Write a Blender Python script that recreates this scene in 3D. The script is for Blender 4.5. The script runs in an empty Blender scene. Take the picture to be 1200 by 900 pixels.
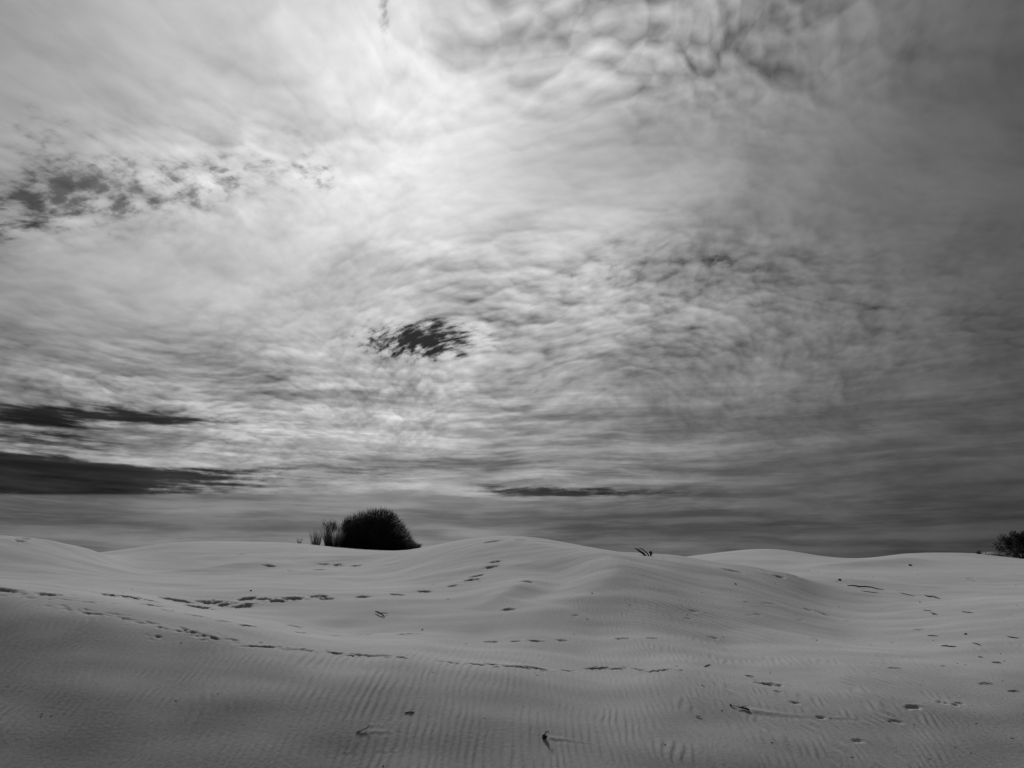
import bpy, bmesh, math, random
import numpy as np
from mathutils import Vector, Matrix

random.seed(7)
rng = np.random.default_rng(11)
scene = bpy.context.scene
COL = scene.collection

# ------------------------------------------------------------------ camera
F = 782.0                      # focal length in photo pixels (1200 x 900)
PITCH = math.radians(14.8)
cam_d = bpy.data.cameras.new('camera')
cam = bpy.data.objects.new('camera', cam_d)
COL.objects.link(cam)
cam.location = (0, 0, 0)
cam.rotation_euler = (math.radians(90) + PITCH, 0, 0)
cam_d.sensor_fit = 'HORIZONTAL'
cam_d.sensor_width = 36.0
cam_d.lens = 36.0 * F / 1200.0
cam_d.clip_start = 0.05
cam_d.clip_end = 20000
scene.camera = cam


def ray(px, py):
    """unit world direction seen at a photograph pixel"""
    c = Vector(((px - 600) / F, (450 - py) / F, -1.0)).normalized()
    return Matrix.Rotation(math.radians(90) + PITCH, 3, 'X') @ c


# ------------------------------------------------------------------ exposure
scene.view_settings.view_transform = 'Standard'
scene.view_settings.look = 'None'
scene.view_settings.exposure = 0.0
scene.view_settings.gamma = 1.0
scene.view_settings.use_curve_mapping = False

scene.cycles.max_bounces = 4
scene.cycles.diffuse_bounces = 2
# ------------------------------------------------------------------ sun
SUN_DIR = ray(450, 135)
SUN_EL = math.asin(SUN_DIR.z)
SUN_AZ = math.atan2(SUN_DIR.x, SUN_DIR.y)          # clockwise from +Y
sun_d = bpy.data.lights.new('sun', 'SUN')
sun_d.energy = 2.4
sun_d.angle = math.radians(6)
sun_d.color = (1.0, 1.0, 1.0)                      # monochrome photograph
sun = bpy.data.objects.new('sun', sun_d)
sun.rotation_euler = (-SUN_DIR).to_track_quat('-Z', 'Y').to_euler()
sun.location = SUN_DIR * 200
COL.objects.link(sun)

# ------------------------------------------------------------------ node helpers
class G:
    """tiny expression builder over a node tree"""
    def __init__(self, nt):
        self.nt = nt

    def put(self, sock, v):
        if isinstance(v, (int, float)):
            sock.default_value = v
        elif isinstance(v, (tuple, list, Vector)):
            sock.default_value = tuple(v)
        else:
            self.nt.links.new(v, sock)

    def m(self, op, a, b=None, c=None, clamp=False):
        n = self.nt.nodes.new('ShaderNodeMath')
        n.operation = op
        n.use_clamp = clamp
        self.put(n.inputs[0], a)
        if b is not None:
            self.put(n.inputs[1], b)
        if c is not None:
            self.put(n.inputs[2], c)
        return n.outputs[0]

    def add(self, *a):
        r = a[0]
        for x in a[1:]:
            r = self.m('ADD', r, x)
        return r

    def mul(self, *a):
        r = a[0]
        for x in a[1:]:
            r = self.m('MULTIPLY', r, x)
        return r

    def sub(self, a, b):
        return self.m('SUBTRACT', a, b)

    def mad(self, a, b, c):
        return self.m('MULTIPLY_ADD', a, b, c)

    def v(self, op, a, b=None):
        n = self.nt.nodes.new('ShaderNodeVectorMath')
        n.operation = op
        self.put(n.inputs[0], a)
        if b is not None:
            if op == 'SCALE':
                self.put(n.inputs[3], b)
            else:
                self.put(n.inputs[1], b)
        return n.outputs['Value'] if op in ('DOT_PRODUCT', 'LENGTH') else n.outputs['Vector']

    def xyz(self, a, b, c):
        n = self.nt.nodes.new('ShaderNodeCombineXYZ')
        for s, q in zip(n.inputs, (a, b, c)):
            self.put(s, q)
        return n.outputs[0]

    def sep(self, a):
        n = self.nt.nodes.new('ShaderNodeSeparateXYZ')
        self.put(n.inputs[0], a)
        return n.outputs

    def noise(self, vec, scale=1.0, detail=4.0, rough=0.5, dist=0.0, lac=2.0, dim='3D'):
        n = self.nt.nodes.new('ShaderNodeTexNoise')
        n.noise_dimensions = dim
        self.put(n.inputs['Vector'], vec)
        n.inputs['Scale'].default_value = scale
        n.inputs['Detail'].default_value = detail
        n.inputs['Roughness'].default_value = rough
        n.inputs['Lacunarity'].default_value = lac
        n.inputs['Distortion'].default_value = dist
        return n.outputs['Fac']

    def cells(self, vec, scale):
        n = self.nt.nodes.new('ShaderNodeTexVoronoi')
        n.voronoi_dimensions = '2D'
        n.feature = 'F1'
        self.put(n.inputs['Vector'], vec)
        n.inputs['Scale'].default_value = scale
        return n.outputs['Distance']

    def sm(self, x, lo, hi, a=0.0, b=1.0):
        n = self.nt.nodes.new('ShaderNodeMapRange')
        n.interpolation_type = 'SMOOTHSTEP'
        self.put(n.inputs[0], x)
        self.put(n.inputs[1], lo)
        self.put(n.inputs[2], hi)
        self.put(n.inputs[3], a)
        self.put(n.inputs[4], b)
        return n.outputs[0]

    def lerp(self, a, b, t):
        return self.add(a, self.mul(self.sub(b, a), t))


# ------------------------------------------------------------------ world: broken cloud over a dark clear sky
world = bpy.data.worlds.new('World')
scene.world = world
world.use_nodes = True
wn = world.node_tree
wn.nodes.clear()
g = G(wn)
STR = 0.10
out = wn.nodes.new('ShaderNodeOutputWorld')
bg = wn.nodes.new('ShaderNodeBackground')
bg.inputs['Strength'].default_value = STR
wn.links.new(bg.outputs[0], out.inputs[0])
sky = wn.nodes.new('ShaderNodeTexSky')
sky.sky_type = 'NISHITA'
sky.sun_disc = False
sky.sun_elevation = SUN_EL
sky.sun_rotation = SUN_AZ
sky.altitude = 0
sky.air_density = 1.0
sky.dust_density = 0.6
sepc = wn.nodes.new('ShaderNodeSeparateColor')
wn.links.new(sky.outputs[0], sepc.inputs[0])
clear = g.m('MULTIPLY', sepc.outputs[0], 0.035)     # red-filter black and white: clear sky goes dark

tc = wn.nodes.new('ShaderNodeTexCoord')
d = g.v('NORMALIZE', tc.outputs['Generated'])
dx, dy, dz = g.sep(d)
dzp = g.m('MAXIMUM', dz, 0.0)
inv = g.m('DIVIDE', 1.0, g.add(dzp, 0.30))
p = g.xyz(g.mul(dx, inv), g.mul(dy, inv), 0.0)      # position on the cloud deck
elev = g.m('ARCSINE', dz)

# light through the deck falls off with the angle from the sun
cosS = g.v('DOT_PRODUCT', d, tuple(SUN_DIR))
ang = g.m('ARCCOSINE', g.m('MINIMUM', cosS, 0.99999))
wob = g.noise(p, 2.0, 3.0, 0.5, dim='2D')
ang = g.m('MAXIMUM', g.add(ang, g.mul(g.sub(wob, 0.5), 0.22)), 0.0)
glow = g.add(g.mul(0.44, g.m('EXPONENT', g.mul(g.mul(ang, ang), -1 / 0.51 ** 2))),
             g.mul(0.30, g.m('EXPONENT', g.mul(ang, -1 / 0.50))), 0.018)


def blob(px, py, rx, ry, rot=0.0):
    """soft ellipse fixed to a direction of the sky (radii in photo pixels)"""
    c = ray(px, py)
    r = (ray(px + 1, py) - c) * F
    r = (r - c * r.dot(c)).normalized()
    u = c.cross(r) * -1
    u = r.cross(c) * -1
    a = math.radians(rot)
    r2 = r * math.cos(a) + u * math.sin(a)
    u2 = u * math.cos(a) - r * math.sin(a)
    k = F
    qa = g.mul(g.v('DOT_PRODUCT', d, tuple(r2)), k / rx)
    qb = g.mul(g.v('DOT_PRODUCT', d, tuple(u2)), k / ry)
    s = g.add(g.mul(qa, qa), g.mul(qb, qb))
    e = g.m('EXPONENT', g.mul(s, -1.0))
    return g.mul(e, g.m('GREATER_THAN', g.v('DOT_PRODUCT', d, tuple(c)), 0.0))


# gently warped deck coordinates
wx = g.noise(p, 1.25, 1.0, 0.5, dim='2D')
wy = g.noise(g.v('ADD', p, (7.3, 2.1, 0.0)), 1.25, 1.0, 0.5, dim='2D')
pw = g.v('ADD', p, g.xyz(g.mul(g.sub(wx, 0.5), 0.32), g.mul(g.sub(wy, 0.5), 0.32), 0.0))
big = g.noise(pw, 1.9, 3.0, 0.5, dim='2D')
mid = g.noise(pw, 5.0, 7.0, 0.57, dim='2D')
sh = Vector((SUN_DIR.x, SUN_DIR.y, 0)).normalized() * -1.0


def lumps(vec):
    """rounded heads of two sizes with creases between them"""
    c1 = g.cells(vec, 16.0)
    c2 = g.cells(vec, 38.0)
    return g.add(g.mul(c1, c1, -0.75), g.mul(c2, c2, -0.30))


# jostle the heads so that no two are alike, then light them from the sun's side
jx = g.noise(pw, 8.0, 2.0, 0.5, dim='2D')
jy = g.noise(g.v('ADD', pw, (3.7, 9.1, 0.0)), 8.0, 2.0, 0.5, dim='2D')
pj = g.v('ADD', pw, g.xyz(g.mul(g.sub(jx, 0.5), 0.045), g.mul(g.sub(jy, 0.5), 0.045), 0.0))
lu1 = lumps(pj)
lu2 = lumps(g.v('ADD', pj, tuple(sh * 0.016)))
fin = g.noise(pw, 22.0, 5.0, 0.58, dim='2D')
# broad streaks drawn out along the wind (left to right)
st = g.noise(g.v('MULTIPLY', pw, (0.5, 1.5, 1.0)), 1.8, 6.0, 0.55, dim='2D')

# where the deck is thin
holes = [
    (502, 400, 78, 25, 0, 0.66), (150, 488, 140, 12, 3, 0.74), (20, 538, 120, 34, 8, 0.60), (200, 560, 250, 17, 0, 0.60),
    (620, 577, 150, 7, 0, 0.72), (70, 228, 115, 40, -18, 0.43), (265, 212, 95, 30, -18, 0.33), (372, 206, 26, 20, 20, 0.36),
    (449, 24, 8, 40, 6, 0.55), (15, 150, 50, 22, -10, 0.24), (840, 305, 70, 16, 0, 0.22), (1030, 356, 60, 8, 0, 0.22), (1160, 230, 90, 40, 10, 0.16), (700, 320, 60, 20, 0, 0.25), (615, 45, 20, 9, 0, 0.22),
    (60, 435, 90, 22, 0, 0.18), (460, 495, 90, 14, 0, 0.20),
]
thin = None
for (hx, hy, rx, ry, rot, s) in holes:
    b = g.mul(blob(hx, hy, rx, ry, rot), s)
    thin = b if thin is None else g.add(thin, b)
az = g.m('ARCTAN2', dx, dy)
bwav = g.mul(g.sub(g.noise(g.xyz(g.mul(az, 3.0), g.mul(elev, 6.0), 0.0), 1.0, 2.0, 0.5, dim='2D'), 0.5), 0.7)
b1 = g.noise(g.xyz(g.mul(az, 1.3), g.add(g.mul(elev, 26.0), bwav), 0.0), 1.0, 6.0, 0.6, dim='2D')
b2 = g.noise(g.xyz(g.add(g.mul(az, 6.0), 5.0), g.add(g.mul(elev, 60.0), g.mul(bwav, 1.5)), 0.0), 1.0, 6.0, 0.62, dim='2D')
lowmask = g.sm(elev, 0.36, 0.13)
fx = g.noise(g.v('MULTIPLY', g.v('ADD', pw, g.xyz(0.0, g.mul(dx, 0.5), 0.0)), (0.6, 1.0, 1.0)), 50.0, 4.0, 0.6, dim='2D')
rag = g.add(g.mul(g.sub(mid, 0.5), 1.25), g.mul(g.sub(fin, 0.5), 1.7), g.mul(g.sub(fx, 0.5), 1.5), g.mul(lu1, 0.3), g.mul(g.sub(st, 0.5), 0.5))
ragl = g.add(g.mul(g.sub(b1, 0.5), 2.2), g.mul(g.sub(b2, 0.5), 2.3), g.mul(g.sub(fin, 0.5), 0.5))
rag = g.lerp(rag, ragl, g.sm(elev, 0.25, 0.17))
gate = g.m('MINIMUM', g.add(0.22, g.mul(thin, 2.2)), 1.0)
dens = g.sub(g.add(0.82, g.mul(rag, gate)), g.mul(thin, 1.65))
veil = g.sm(elev, 0.34, 0.48, 0.0, 0.34)                # thin high veil behind the upper gaps
cover = g.lerp(veil, 1.0, g.sm(dens, -0.32, 0.55))

# texture of the deck: lumpy where puff is high, plain elsewhere
puff = g.add(0.12, g.mul(0.62, blob(740, 40, 220, 75)), g.mul(0.70, blob(740, 335, 230, 70)), g.mul(0.60, blob(130, 225, 220, 50, -12)),
             g.mul(0.45, blob(560, 370, 110, 80)), g.mul(0.75, blob(250, 470, 420, 70)), g.mul(0.30, blob(900, 400, 280, 60)))
relief = g.add(g.mul(g.sub(lu1, lu2), g.add(0.95, g.mul(1.6, blob(740, 30, 260, 90)))), g.mul(lu1, 0.22), g.mul(g.sub(fin, 0.5), 0.9), g.mul(g.sub(fx, 0.5), 0.2), 0.04)
lum = g.add(1.0, g.mul(relief, puff), g.mul(g.sub(g.sm(mid, 0.33, 0.67), 0.5), g.add(0.13, g.mul(puff, 0.40))), g.mul(g.sub(st, 0.5), 0.55), g.mul(g.sub(big, 0.5), 0.7))
lum = g.m('MAXIMUM', lum, 0.25)
rim = g.mul(cover, g.sub(1.0, cover), g.m('MINIMUM', g.mul(thin, 6.0), 1.0), 0.7)      # thin torn edges let more light through
cloud = g.mul(glow, g.add(lum, rim))

# low bank with a level top, drawn out in streaks
edge_n = ray(1200, 578).cross(ray(0, 578)).normalized()      # the bank's far, straight front
if edge_n.z < 0:
    edge_n = -edge_n
hb = g.v('DOT_PRODUCT', d, tuple(edge_n))
hb = g.add(hb, g.mul(g.sub(b2, 0.5), g.sm(az, -0.25, 0.45, 0.004, 0.05)))
bank = g.sm(hb, 0.0, g.sm(az, -0.2, 0.5, -0.004, -0.05))
streak = g.add(1.0, g.mul(g.sub(g.sm(b1, 0.34, 0.66), 0.5), 0.45), g.mul(g.sub(g.sm(b2, 0.34, 0.66), 0.5), 0.40))
bank_l = g.mul(glow, streak, 0.80)

skyv = g.lerp(g.mul(clear, STR), cloud, cover)
# streaking of the deck low down
lows = g.mul(g.sm(az, 0.05, 0.5, 1.0, 0.45), g.add(g.mul(g.sub(g.sm(b1, 0.34, 0.66), 0.5), 0.65), g.mul(g.sub(g.sm(b2, 0.34, 0.66), 0.5), 0.60)))
skyv = g.mul(skyv, g.m('MAXIMUM', g.add(1.0, g.mul(lowmask, lows)), 0.3))
skyv = g.lerp(skyv, bank_l, bank)
skyv = g.m('MAXIMUM', skyv, 0.002)
val = g.m('DIVIDE', skyv, STR)
comb = wn.nodes.new('ShaderNodeCombineColor')
for s in comb.inputs:
    wn.links.new(val, s)
wn.links.new(comb.outputs[0], bg.inputs['Color'])
world.cycles.sampling_method = 'MANUAL'
world.cycles.sample_map_resolution = 512

# ------------------------------------------------------------------ noise in numpy
def vnoise(x, y, seed=0):
    """smooth gradient noise, about -0.7 .. 0.7"""
    xi = np.floor(x).astype(np.int64)
    yi = np.floor(y).astype(np.int64)
    xf = x - xi
    yf = y - yi

    def grad(ix, iy):
        h = (ix * 374761393 + iy * 668265263 + seed * 1442695041) & 0x7fffffff
        h = ((h ^ (h >> 13)) * 1274126177) & 0x7fffffff
        a = ((h ^ (h >> 16)) & 0xffff) * (2 * math.pi / 65536)
        return np.cos(a), np.sin(a)
    u = xf * xf * xf * (xf * (xf * 6 - 15) + 10)
    v = yf * yf * yf * (yf * (yf * 6 - 15) + 10)
    r = []
    for oy in (0, 1):
        row = []
        for ox in (0, 1):
            gx, gy = grad(xi + ox, yi + oy)
            row.append(gx * (xf - ox) + gy * (yf - oy))
        r.append(row[0] * (1 - u) + row[1] * u)
    return r[0] * (1 - v) + r[1] * v


def sstep(x, a, b):
    t = np.clip((x - a) / (b - a), 0, 1)
    return t * t * (3 - 2 * t)


# ------------------------------------------------------------------ dune surface
def W(px, py, dist):
    r = ray(px, py)
    return r * (dist / r.y)


CTRL = [
    # foreground, rising away from the camera at the left
    (-150, 900, 8.1), (0, 900, 8.2), (200, 900, 8.2), (400, 900, 8.4), (600, 900, 8.45), (800, 900, 8.75), (1000, 900, 9.1), (1200, 900, 9.35), (1350, 900, 9.4),
    (-150, 790, 9.5), (0, 790, 9.6), (200, 800, 9.6), (400, 825, 9.4), (600, 840, 9.35), (800, 840, 9.75), (1000, 835, 10.2), (1200, 830, 10.6), (1350, 830, 10.8),
    (-150, 690, 11.3), (0, 698, 11.4), (130, 712, 11.4), (250, 740, 11.0), (330, 757, 10.9), (470, 773, 10.8), (600, 781, 10.8), (800, 784, 11.2), (1000, 783, 11.7), (1200, 780, 12.2), (1350, 778, 12.4),
    # hollow behind it
    (-150, 677, 14.6), (0, 683, 14.8), (120, 693, 15.0), (250, 712, 15.6), (400, 735, 14.2), (560, 748, 13.3), (700, 752, 13.3), (850, 754, 13.7), (1000, 748, 15.2), (1200, 738, 15.0),
    (-150, 664, 19.5), (0, 670, 20.0), (150, 682, 18.8), (300, 690, 17.9), (440, 700, 16.8), (560, 714, 15.4), (640, 712, 15.2), (760, 712, 15.2), (880, 722, 15.6), (1000, 728, 17.4), (1100, 715, 19.0), (1200, 708, 18.6), (1350, 706, 18.6),
    # dune at the far left
    (-150, 612, 25.0), (0, 627, 25.0), (45, 632, 25.0), (80, 640, 25.5), (110, 647, 26.5), (0, 650, 22.0), (90, 660, 23.0),
    (-150, 640, 30.0), (0, 650, 30.0),
    # long dune carrying the grass
    (150, 664, 27.0), (280, 664, 27.0), (390, 664, 26.5), (460, 668, 24.0),
    (130, 650, 33.0), (200, 637, 36.0), (280, 635.5, 37.0), (340, 637, 37.0), (400, 642, 38.0), (440, 644.5, 38.0), (490, 645.5, 37.0),
    (200, 640, 44.0), (340, 637, 42.0), (440, 644, 43.0), (490, 646, 43.0), (380, 643, 50.0), (560, 650, 45.0), (60, 652, 45.0),
    # main dune in the middle
    (520, 660, 22.5), (590, 656, 21.2), (640, 662, 20.0), (540, 690, 18.0), (600, 680, 18.0), (660, 680, 17.6), (700, 690, 16.6),
    (520, 640, 26.0), (560, 632, 26.0), (600, 629, 25.8), (625, 630, 25.4), (655, 636, 24.5), (690, 643, 23.5),
    (740, 649, 22.0), (790, 653, 21.5), (830, 660, 21.4), (880, 668, 21.6), (930, 676, 22.2),
    (700, 660, 19.2), (760, 668, 18.6), (820, 684, 18.2), (880, 697, 17.9), (960, 702, 20.3),
    (600, 636, 32.0), (700, 655, 32.0), (800, 664, 30.0), (900, 674, 27.0),
    # flats and dunes on the right
    (1000, 690, 23.0), (1100, 690, 25.0), (1200, 688, 26.0), (980, 676, 27.0), (1060, 676, 30.0), (1200, 672, 32.0),
    (830, 660, 42.0), (900, 662, 42.0), (980, 664, 40.0), (1100, 662, 40.0),
    (780, 655, 60.0), (850, 646.5, 60.0), (900, 643, 60.0), (940, 648, 60.0), (975, 655.5, 60.0),
    (900, 652, 75.0), (1010, 654, 52.0), (1060, 649, 52.0), (1130, 648, 52.0), (1160, 650, 52.0), (1200, 655, 50.0), (1300, 657, 50.0),
    (1080, 656, 70.0), (1200, 655, 66.0), (700, 657, 60.0), (600, 656, 70), (300, 656, 75), (0, 656, 70),
]
CP = np.array([tuple(W(*c)) for c in CTRL])
K_AZ = 1.9


def to_uv(x, y):
    r = np.hypot(x, y)
    a = np.arctan2(x, y)
    a = np.clip(a, -0.95, 0.95)
    return a * K_AZ, np.log(np.maximum(r, 0.3)) * 1.0


cu, cv = to_uv(CP[:, 0], CP[:, 1])


def tps(r2):
    return 0.5 * r2 * np.log(np.maximum(r2, 1e-12))


n = len(CP)
A = np.zeros((n + 3, n + 3))
r2 = (cu[:, None] - cu[None]) ** 2 + (cv[:, None] - cv[None]) ** 2
A[:n, :n] = tps(r2) + np.eye(n) * 2e-4
P = np.stack([np.ones(n), cu, cv], 1)
A[:n, n:] = P
A[n:, :n] = P.T
sol = np.linalg.solve(A, np.concatenate([CP[:, 2], np.zeros(3)]))


def base_h(x, y):
    x = np.asarray(x, float)
    y = np.asarray(y, float)
    shp = x.shape
    x = x.ravel()
    y = y.ravel()
    r = np.hypot(x, y)
    a = np.arctan2(x, y)
    u, v = to_uv(x, y)
    v = np.clip(v, math.log(6.6), math.log(85))
    h = sol[n] + sol[n + 1] * u + sol[n + 2] * v
    for i in range(n):
        h = h + sol[i] * tps((u - cu[i]) ** 2 + (v - cv[i]) ** 2)
    far = -3.2 + 1.1 * vnoise(x / 45, y / 45, 5)
    h = h * (1 - sstep(r, 62, 110)) + far * sstep(r, 62, 110)
    h = np.where(r > 62, np.minimum(h, r * 0.0 + 1.0), h)
    near = -1.85 + 0.15 * vnoise(x / 4, y / 4, 9)
    t = 1 - sstep(r, 3.5, 7.0)
    h = h * (1 - t) + near * t
    back = -1.85 + 1.3 * vnoise(x / 14, y / 14, 3) * sstep(r, 4, 20)
    t = sstep(np.abs(a), 0.90, 1.5)
    h = h * (1 - t) + back * t
    return h.reshape(shp)


# polar sheet, fine in front of the camera, reaching the horizon
az_f = np.linspace(-0.80, 0.80, 1041)
az_b = np.linspace(0.80, 2 * math.pi - 0.80, 72)[1:-1]
AZ = np.concatenate([az_f, az_b])
RR = np.concatenate([
    np.linspace(0.4, 6.0, 16)[:-1], np.linspace(6.0, 13.0, 290)[:-1], np.geomspace(13.0, 30.0, 300)[:-1],
    np.geomspace(30.0, 70.0, 130)[:-1], np.geomspace(70.0, 6000.0, 60)])
AA, RG = np.meshgrid(AZ, RR)
X = RG * np.sin(AA)
Y = RG * np.cos(AA)
# base is smooth: evaluate it on every 2nd column / row and interpolate
H = base_h(X, Y)


def noise_stack(X, Y):
    big = 0.10 * vnoise(X / 2.6, Y / 2.6, 21) + 0.035 * vnoise(X / 0.9, Y / 0.9, 22)
    big = big + 0.075 * vnoise(X / 4.5 + 3, Y / 1.1, 23) + 0.030 * vnoise(X / 1.7, Y / 0.5, 24)
    return big * sstep(RG, 5, 9) * (1 - 0.6 * sstep(RG, 26, 45))


H = H + 0.55 * noise_stack(X, Y)

# sinuous spur coming down the front of the main dune
def spur(pts, width, height):
    global H
    d2 = np.full(X.shape, 1e9)
    tt = np.zeros(X.shape)
    m_ = len(pts) - 1
    for i_ in range(m_):
        (x0, y0), (x1, y1) = pts[i_], pts[i_ + 1]
        L2 = (x1 - x0) ** 2 + (y1 - y0) ** 2
        t_ = np.clip(((X - x0) * (x1 - x0) + (Y - y0) * (y1 - y0)) / L2, 0, 1)
        q_ = (X - x0 - t_ * (x1 - x0)) ** 2 + (Y - y0 - t_ * (y1 - y0)) ** 2
        near_ = q_ < d2
        d2 = np.where(near_, q_, d2)
        tt = np.where(near_, (i_ + t_) / m_, tt)
    dd = np.sqrt(d2)
    H = H + height * np.exp(-(dd / width) ** 1.6) * np.sin(np.pi * np.clip(tt, 0.02, 0.98)) ** 0.7


spur([(-0.4, 24.6), (0.9, 22.8), (2.1, 21.2), (2.8, 19.6), (2.8, 17.9), (2.0, 16.3), (0.9, 15.2)], 0.9, 0.17)
spur([(0.3, 20.5), (1.2, 19.2), (1.35, 17.9), (0.9, 16.7), (0.1, 15.7)], 0.8, -0.14)
spur([(0.6, 18.4), (0.2, 17.2), (-0.3, 16.2), (-0.9, 15.4)], 0.5, 0.09)
spur([(-9.5, 30.0), (-7.0, 29.0), (-4.5, 29.5)], 0.9, 0.16)
spur([(12.5, 46.0), (15.5, 44.0), (19.0, 45.0)], 1.6, 0.15)
spur([(26.0, 44.0), (22.0, 40.0), (16.0, 38.0)], 1.6, 0.4)
spur([(-13.0, 24.0), (-10.5, 26.5), (-8.5, 27.5)], 0.9, 0.2)
spur([(7.5, 35.0), (10.5, 33.0), (15.0, 33.5)], 1.5, 0.22)

# wind ripples: crests run away from the camera, wind from the left
side = sstep(X, 0.3, 3.0)                              # shorter, more broken crests to the right
wr = 0.75 * vnoise(X / 5.0, Y / 5.0, 31) + (0.10 + 0.10 * side) * vnoise(X / 0.75, Y / 0.95, 32) + (0.045 + 0.05 * side) * vnoise(X / 0.26, Y / 0.36, 33)
lam = 0.108
ph = (X + 0.06 * Y + wr) / lam
f = ph - np.floor(ph)
prof = np.where(f < 0.72, f / 0.72, (1 - f) / 0.28)
prof = prof * prof * (3 - 2 * prof)
ampn = 0.5 + 0.8 * vnoise(X / 2.2, Y / 2.2, 34) + 0.75 * vnoise(X / 0.42, Y / 0.55, 35)
amp = np.clip(ampn, 0.05, 1.15)
zone = np.ones_like(X)
zone *= 1 - 0.65 * sstep(Y, 10.5, 12.0) * (1 - sstep(X, 0.2, 2.5))
zone *= 1 - 0.8 * sstep(RG, 22, 29)
RIP = (0.0112 * amp * zone * prof) * sstep(RG, 5.0, 7.0)
# larger cross ripples on the flank of the main dune
w2 = 1.1 * vnoise(X / 4.0, Y / 4.0, 41) + 0.15 * vnoise(X / 0.8, Y / 0.8, 42)
ph2 = (0.75 * X + 0.66 * Y + w2) / 0.17
f2 = ph2 - np.floor(ph2)
p2 = np.where(f2 < 0.62, f2 / 0.62, (1 - f2) / 0.38)
p2 = p2 * p2 * (3 - 2 * p2)
z2 = sstep(X, 1.8, 4.0) * sstep(Y, 12.8, 14.5) * (1 - sstep(Y, 21, 26)) * (1 - sstep(X, 9, 13))
RIP = RIP * (1 - 0.7 * z2) + 0.014 * z2 * p2 * np.clip(0.55 + 0.9 * vnoise(X / 1.7, Y / 1.7, 43), 0.1, 1.1)
H = H + RIP

# ---- places on the dunes
_ts = np.concatenate([np.linspace(5.5, 30, 900), np.linspace(30.05, 90, 900)])


def ground_at(px, py, tmin=5.0):
    """world point where the line of sight through a photograph pixel meets the dunes"""
    r = ray(px, py)
    k = _ts / r.y
    hx, hy, hz = r.x * k, r.y * k, r.z * k
    hh = base_h(hx, hy)
    i = np.where((hz <= hh) & (_ts > tmin))[0]
    if len(i) == 0:
        j = int(np.argmin(hz - hh))
        return Vector((hx[j], hy[j], hh[j]))
    j = i[0]
    return Vector((hx[j], hy[j], hh[j]))


def window(cx, cy, rad):
    r0 = math.hypot(cx, cy)
    a0 = math.atan2(cx, cy)
    i0, i1 = np.searchsorted(RR, [r0 - rad, r0 + rad])
    da = rad / max(r0, 0.5)
    j0, j1 = np.searchsorted(az_f, [a0 - da, a0 + da])
    return slice(max(i0 - 1, 0), i1 + 1), slice(max(j0 - 1, 0), min(j1 + 1, len(az_f)))


def stamp_pit(cx, cy, L, Wd, rot, depth, rim=0.12, seed=0, soft=0.25):
    si, sj = window(cx, cy, max(L, Wd) * 1.6)
    x = X[si, sj] - cx
    y = Y[si, sj] - cy
    if x.size == 0:
        return
    ca, sa = math.cos(rot), math.sin(rot)
    a = (x * ca + y * sa) / (L / 2)
    b = (-x * sa + y * ca) / (Wd / 2)
    wob_ = 0.55 * vnoise(X[si, sj] / 0.17 + seed, Y[si, sj] / 0.17, seed) + 0.5 * vnoise(X[si, sj] / 0.07, Y[si, sj] / 0.07, seed + 1)
    q = np.sqrt(a * a + b * b) * (1 + wob_)
    pit = 1 - sstep(q, soft, 1.05)
    pit = pit * (0.75 + 0.6 * vnoise(X[si, sj] / 0.12, Y[si, sj] / 0.12, seed + 2))
    rimv = np.exp(-((q - 1.3) / 0.3) ** 2) * (0.3 + 0.7 * sstep(y, -0.05, 0.1))
    H[si, sj] += -depth * pit + depth * rim * rimv


def stamp_tail(cx, cy, length, width, height, hollow=0.15):
    """sand tail blown out to the right (lee side) of an obstacle"""
    si, sj = window(cx + length / 2, cy, length * 0.75)
    x = X[si, sj] - cx
    y = Y[si, sj] - cy - 0.02 * vnoise(X[si, sj] / 0.2, Y[si, sj] / 0.2, 77)
    if x.size == 0:
        return
    t = np.clip(x / length, 0, 1)
    on = sstep(x, -0.02, 0.05) * (1 - t) ** 0.8 * (x > -0.05)
    wv = width * (1 - 0.4 * t)
    H[si, sj] -= RIP[si, sj] * 0.9 * np.minimum(on * 2, 1) * np.exp(-((y + 0.5 * wv) / (2.2 * wv)) ** 2)
    H[si, sj] += height * on * np.exp(-(y / wv) ** 2) - height * hollow * on * np.exp(-((y + 1.6 * wv) / wv) ** 2)


def trail(points, step, L, Wd, depth, jitter=0.12, alt=0.0, keep=1.0, seed=0):
    """a trodden line: every step a scatter of broken hollows, some drawn out, some small"""
    rr = random.Random(seed)
    pts = [ground_at(*q) for q in points]
    for a, b in zip(pts[:-1], pts[1:]):
        dv = b - a
        ln = math.hypot(dv.x, dv.y)
        k = max(1, int(ln / step))
        for i in range(k):
            if rr.random() > keep:
                continue
            t = (i + rr.uniform(-0.3, 0.3)) / k
            ang = math.atan2(dv.y, dv.x)
            sd = alt if i % 2 else -alt
            x = a.x + dv.x * t - math.sin(ang) * sd + rr.gauss(0, jitter)
            y = a.y + dv.y * t + math.cos(ang) * sd + rr.gauss(0, jitter)
            s = rr.uniform(0.7, 1.3)
            stamp_pit(x, y, L * s * rr.uniform(0.8, 1.4), Wd * s * 1.15, ang * 0.8 + rr.gauss(0, 0.2), depth * rr.uniform(0.7, 1.7), seed=rr.randint(0, 999))
            for _ in range(rr.randint(1, 4)):             # crumbs kicked out beside the step
                u = rr.uniform(-0.6, 0.6) * L * 1.6
                stamp_pit(x + math.cos(ang) * u, y + math.sin(ang) * u + rr.gauss(0, 0.07), rr.uniform(.08, .18), rr.uniform(.05, .09),
                          ang + rr.gauss(0, .4), depth * rr.uniform(0.2, 0.6), seed=rr.randint(0, 999))


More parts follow.
